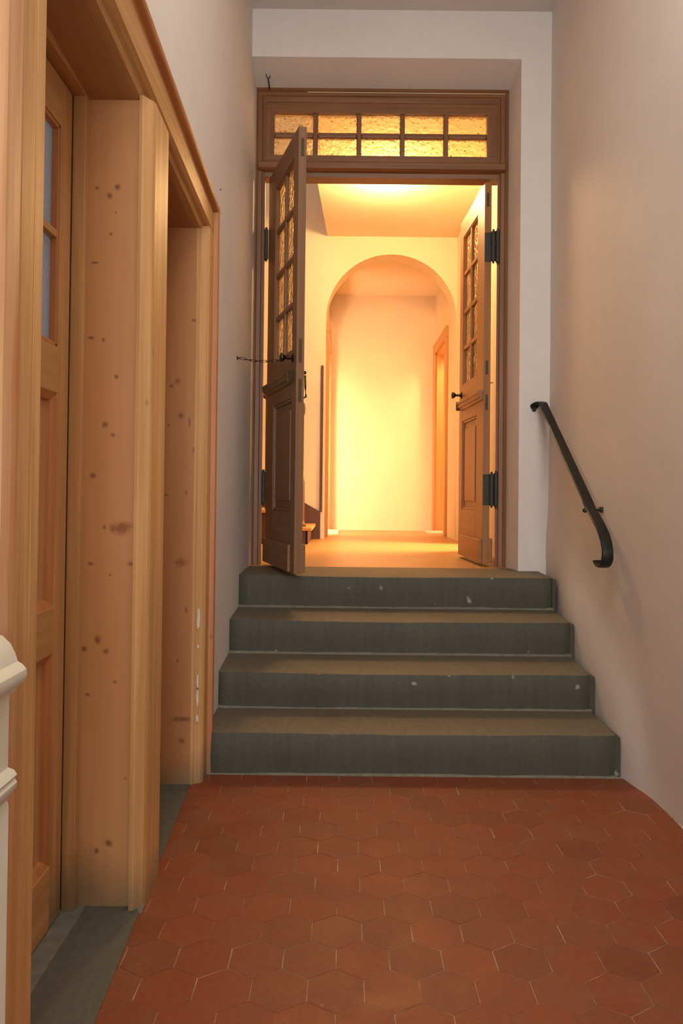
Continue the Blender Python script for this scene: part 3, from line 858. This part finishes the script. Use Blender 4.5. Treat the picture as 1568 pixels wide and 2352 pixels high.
# small ring stub at right leaf
A2 = Vector((.936, 4.685, 1.935))
sr = thing('chain_hook', 'tiny dark hook in the gap beside the right door leaf', 'hook', A2)
bm = nb(); tube(bm, [A2 + Vector((0, -.004, 0)), A2 + Vector((.008, -.006, 0))], .003)
tube(bm, [A2 + Vector((.013 + .006 * math.cos(2 * PI * k / 12), -.006, .004 * math.sin(2 * PI * k / 12))) for k in range(12)], .0013, 6, True)
obj('hook', bm, 'bronze', sr, True)

# forked wall hook above frame
hp = Vector((-.506, 4.655, 3.812))
hk = thing('wall_hook', 'small forked metal hook above the left corner of the door frame', 'hook', hp)
bm = nb(); tube(bm, [hp, hp + Vector((.001, -.06, .006)), hp + Vector((.002, -.115, .004))], .0042)
obj('stem', bm, 'iron_hinge', hk, True)
bm = nb(); tube(bm, [hp + Vector((.002, -.110, .004)), hp + Vector((-.006, -.135, .006)), hp + Vector((-.007, -.155, .010))], .003)
tube(bm, [hp + Vector((.002, -.110, .004)), hp + Vector((.012, -.130, .004)), hp + Vector((.017, -.145, .006))], .003)
obj('fork', bm, 'iron_hinge', hk, True)

# ================================================================ HANDRAIL
hr = thing('handrail', 'short black wrought-iron handrail curling at its lower end, on right wall', 'handrail', (1.185, 3.47, 1.14))
path = [(1.150, 4.416, 1.735), (1.152, 4.408, 1.757), (1.172, 4.372, 1.770), (1.185, 4.345, 1.763), (1.185, 4.305, 1.733)]
n0 = len(path)
for t in (.12, .35, .6, .8, 1): path.append((1.185, 4.305 + (3.56 - 4.305) * t, 1.733 + (1.205 - 1.733) * t))
path += [(1.185, 3.50, 1.158), (1.185, 3.43, 1.118), (1.185, 3.37, 1.082), (1.185, 3.32, 1.045), (1.185, 3.288, 1.010), (1.185, 3.270, .975), (1.185, 3.268, .945), (1.185, 3.278, .918), (1.185, 3.300, .900), (1.185, 3.330, .893), (1.185, 3.362, .898), (1.185, 3.385, .912)]
# smooth
P = [Vector(p) for p in path]
def catmull(P, n=4):
    out = []
    for i in range(len(P) - 1):
        a, b, c, d = P[max(i - 1, 0)], P[i], P[i + 1], P[min(i + 2, len(P) - 1)]
        for k in range(n):
            t = k / n; out.append(.5 * ((2 * b) + (c - a) * t + (2 * a - 5 * b + 4 * c - d) * t * t + (3 * b - a - 3 * c + d) * t ** 3))
    out.append(P[-1]); return out
Q = catmull(P); bm = nb(); rings = []
for i, p in enumerate(Q):
    t = (Q[min(i + 1, len(Q) - 1)] - Q[max(i - 1, 0)]).normalized()
    side = Vector((1, 0, 0)); side = (side - t * side.dot(t)).normalized(); nn = t.cross(side)
    hw, ht = .026, .0055
    if i < 3: hw = .014 + .003 * i
    k = 1 + .04 * noise.noise(p * 30)
    rings.append([bm.verts.new(p + side * a * hw * k + nn * b * ht) for a, b in ((-1, -.4), (-.9, -1), (.9, -1), (1, -.4), (1, .4), (.85, 1), (0, 1.35), (-.85, 1), (-1, .4))])
for a, b in zip(rings, rings[1:]):
    m = len(a)
    for k in range(m): bm.faces.new((a[k], a[(k + 1) % m], b[(k + 1) % m], b[k]))
bm.faces.new(rings[0]); bm.faces.new(rings[-1][::-1])
obj('rail', bm, 'iron', hr, True)
bm = nb(); tube(bm, [(1.185, 3.52, 1.166), (1.190, 3.52, 1.150), (1.215, 3.515, 1.146), (1.245, 3.51, 1.148)], .007)
box(bm, 1.236, 1.244, 3.49, 3.53, 1.135, 1.162, .002)
obj('wall_bracket', bm, 'iron', hr, True)
bm = nb(); lathe(bm, [(.004, -.012), (.012, -.006), (.012, .004), (.006, .010)], 14, Matrix.Translation((1.160, 3.50, 1.145)))
obj('bolt', bm, 'iron', hr, True)
bm = nb(); box(bm, 1.138, 1.162, 4.412, 4.421, 1.722, 1.758, .003); lathe(bm, [(.006, 0), (.006, .008), (.002, .012)], 10, Matrix.Translation((1.150, 4.412, 1.728)) @ Matrix.Rotation(PI / 2, 4, 'X'))
obj('end_plate', bm, 'iron', hr, True)

# ================================================================ MOULDED WHITE PLINTH, LOWER LEFT
pt = thing('stone_plinth', 'white moulded plinth jutting in at the lower left beside the pine casing', 'plinth', (-.56, .92, 0))
prof = [(-.589, 0), (-.530, 0), (-.530, .715), (-.533, .722), (-.524, .735), (-.518, .744), (-.517, .752), (-.521, .758), (-.517, .764), (-.522, .771), (-.532, .775), (-.532, .890),
        (-.521, .897), (-.519, .903), (-.508, .912), (-.504, .922), (-.505, .932), (-.512, .940), (-.519, .944), (-.523, .956), (-.531, .972), (-.545, .985), (-.589, .990)]
bm = nb(); prism(bm, prof, 'y', .62, 1.168); obj('plinth_body', bm, 'marble', pt, True)

# ================================================================ INNER STAIRCASE (in hall, left of arch)
hs = thing('wooden_staircase', 'dark inner staircase glimpsed left of the arch behind the left door leaf', 'staircase', (-.3, 6.9, LAND))
for i in range(7):
    xf = -.318 - i * .27; zt = LAND + .155 * (i + 1)
    bm = nb(); box(bm, xf - .30, xf + .038, 6.44, 7.262, zt - .032, zt, .008); obj('tread', bm, 'hallwood', hs)
    bm = nb(); box(bm, xf - .02, xf, 6.50, 7.262, LAND + .155 * i, zt - .032); obj('riser', bm, 'darkwood', hs)
    bm = nb(); box(bm, xf - .27, xf - .01, 6.50, 6.53, LAND, zt - .032); obj('side_board', bm, 'darkwood', hs)
bm = nb(); prism(bm, [(-.235, LAND), (-.235, 1.02), (-.36, 1.09), (-2.2, 2.18), (-2.2, 1.7), (-.60, LAND + .02), (-.56, LAND)], 'y', 7.262, 7.295); obj('wall_string', bm, 'darkwood', hs)
bm = nb(); T = Matrix.Translation((-.380, 6.56, LAND + .155))
lathe(bm, [(.042, 0), (.042, .02), (.030, .035), (.026, .06), (.026, .40), (.018, .43), (.014, .46), (.014, 1.0), (.022, 1.03), (.026, 1.07), (.018, 1.11), (.004, 1.13)], 18, T); obj('newel_post', bm, 'darkwood', hs, True)
bm = nb(); tube(bm, [(-.41, 6.56, 1.90), (-2.2, 6.56, 2.93)], .022, 10); obj('handrail', bm, 'darkwood', hs, True)
for i in range(1, 6):
    x = -.405 - .3 * i; zt = LAND + .155 * (1 + int((-.318 - x) / .27) + 0); bm = nb()
    tube(bm, [(x, 6.56, zt), (x, 6.56, 1.90 + (-.41 - x) * .575)], .010); obj('baluster', bm, 'darkwood', hs, True)

# ================================================================ CEILING LAMP
lp = thing('ceiling_lamp', 'glowing round ceiling lamp just visible under the transom bar', 'lamp', (.33, 5.86, 3.80))
bm = nb(); lathe(bm, [(.11, -.015), (.12, -.010), (.12, 0)], 28, Matrix.Translation((.33, 5.86, 3.80))); obj('lamp_base', bm, 'brass', lp, True)
bm = nb(); lathe(bm, [(.02, -.060), (.06, -.052), (.09, -.036), (.105, -.015)], 28, Matrix.Translation((.33, 5.86, 3.80))); obj('lamp_shade', bm, 'lamp', lp, True)
l = bpy.data.lights.new('lamp_bulb', 'POINT'); l.energy = 108; l.color = (1.0, .61, .25); l.shadow_soft_size = .13
lo = bpy.data.objects.new('lamp_bulb', l); COL.objects.link(lo); lo.location = (.33, 5.86, 3.66)

# small nail hole mark on left wall
bm = nb(); lathe(bm, [(.004, 0), (.004, .003), (.001, .005)], 8, Matrix.Translation((-.59, 3.36, 2.62)) @ Matrix.Rotation(PI / 2, 4, 'Y'))
o = obj('nail', bm, 'iron_hinge'); o['label'] = 'tiny nail head high on the left white wall'; o['category'] = 'nail'

for o in bpy.data.objects:
    if '_local' in o.keys(): del o['_local']
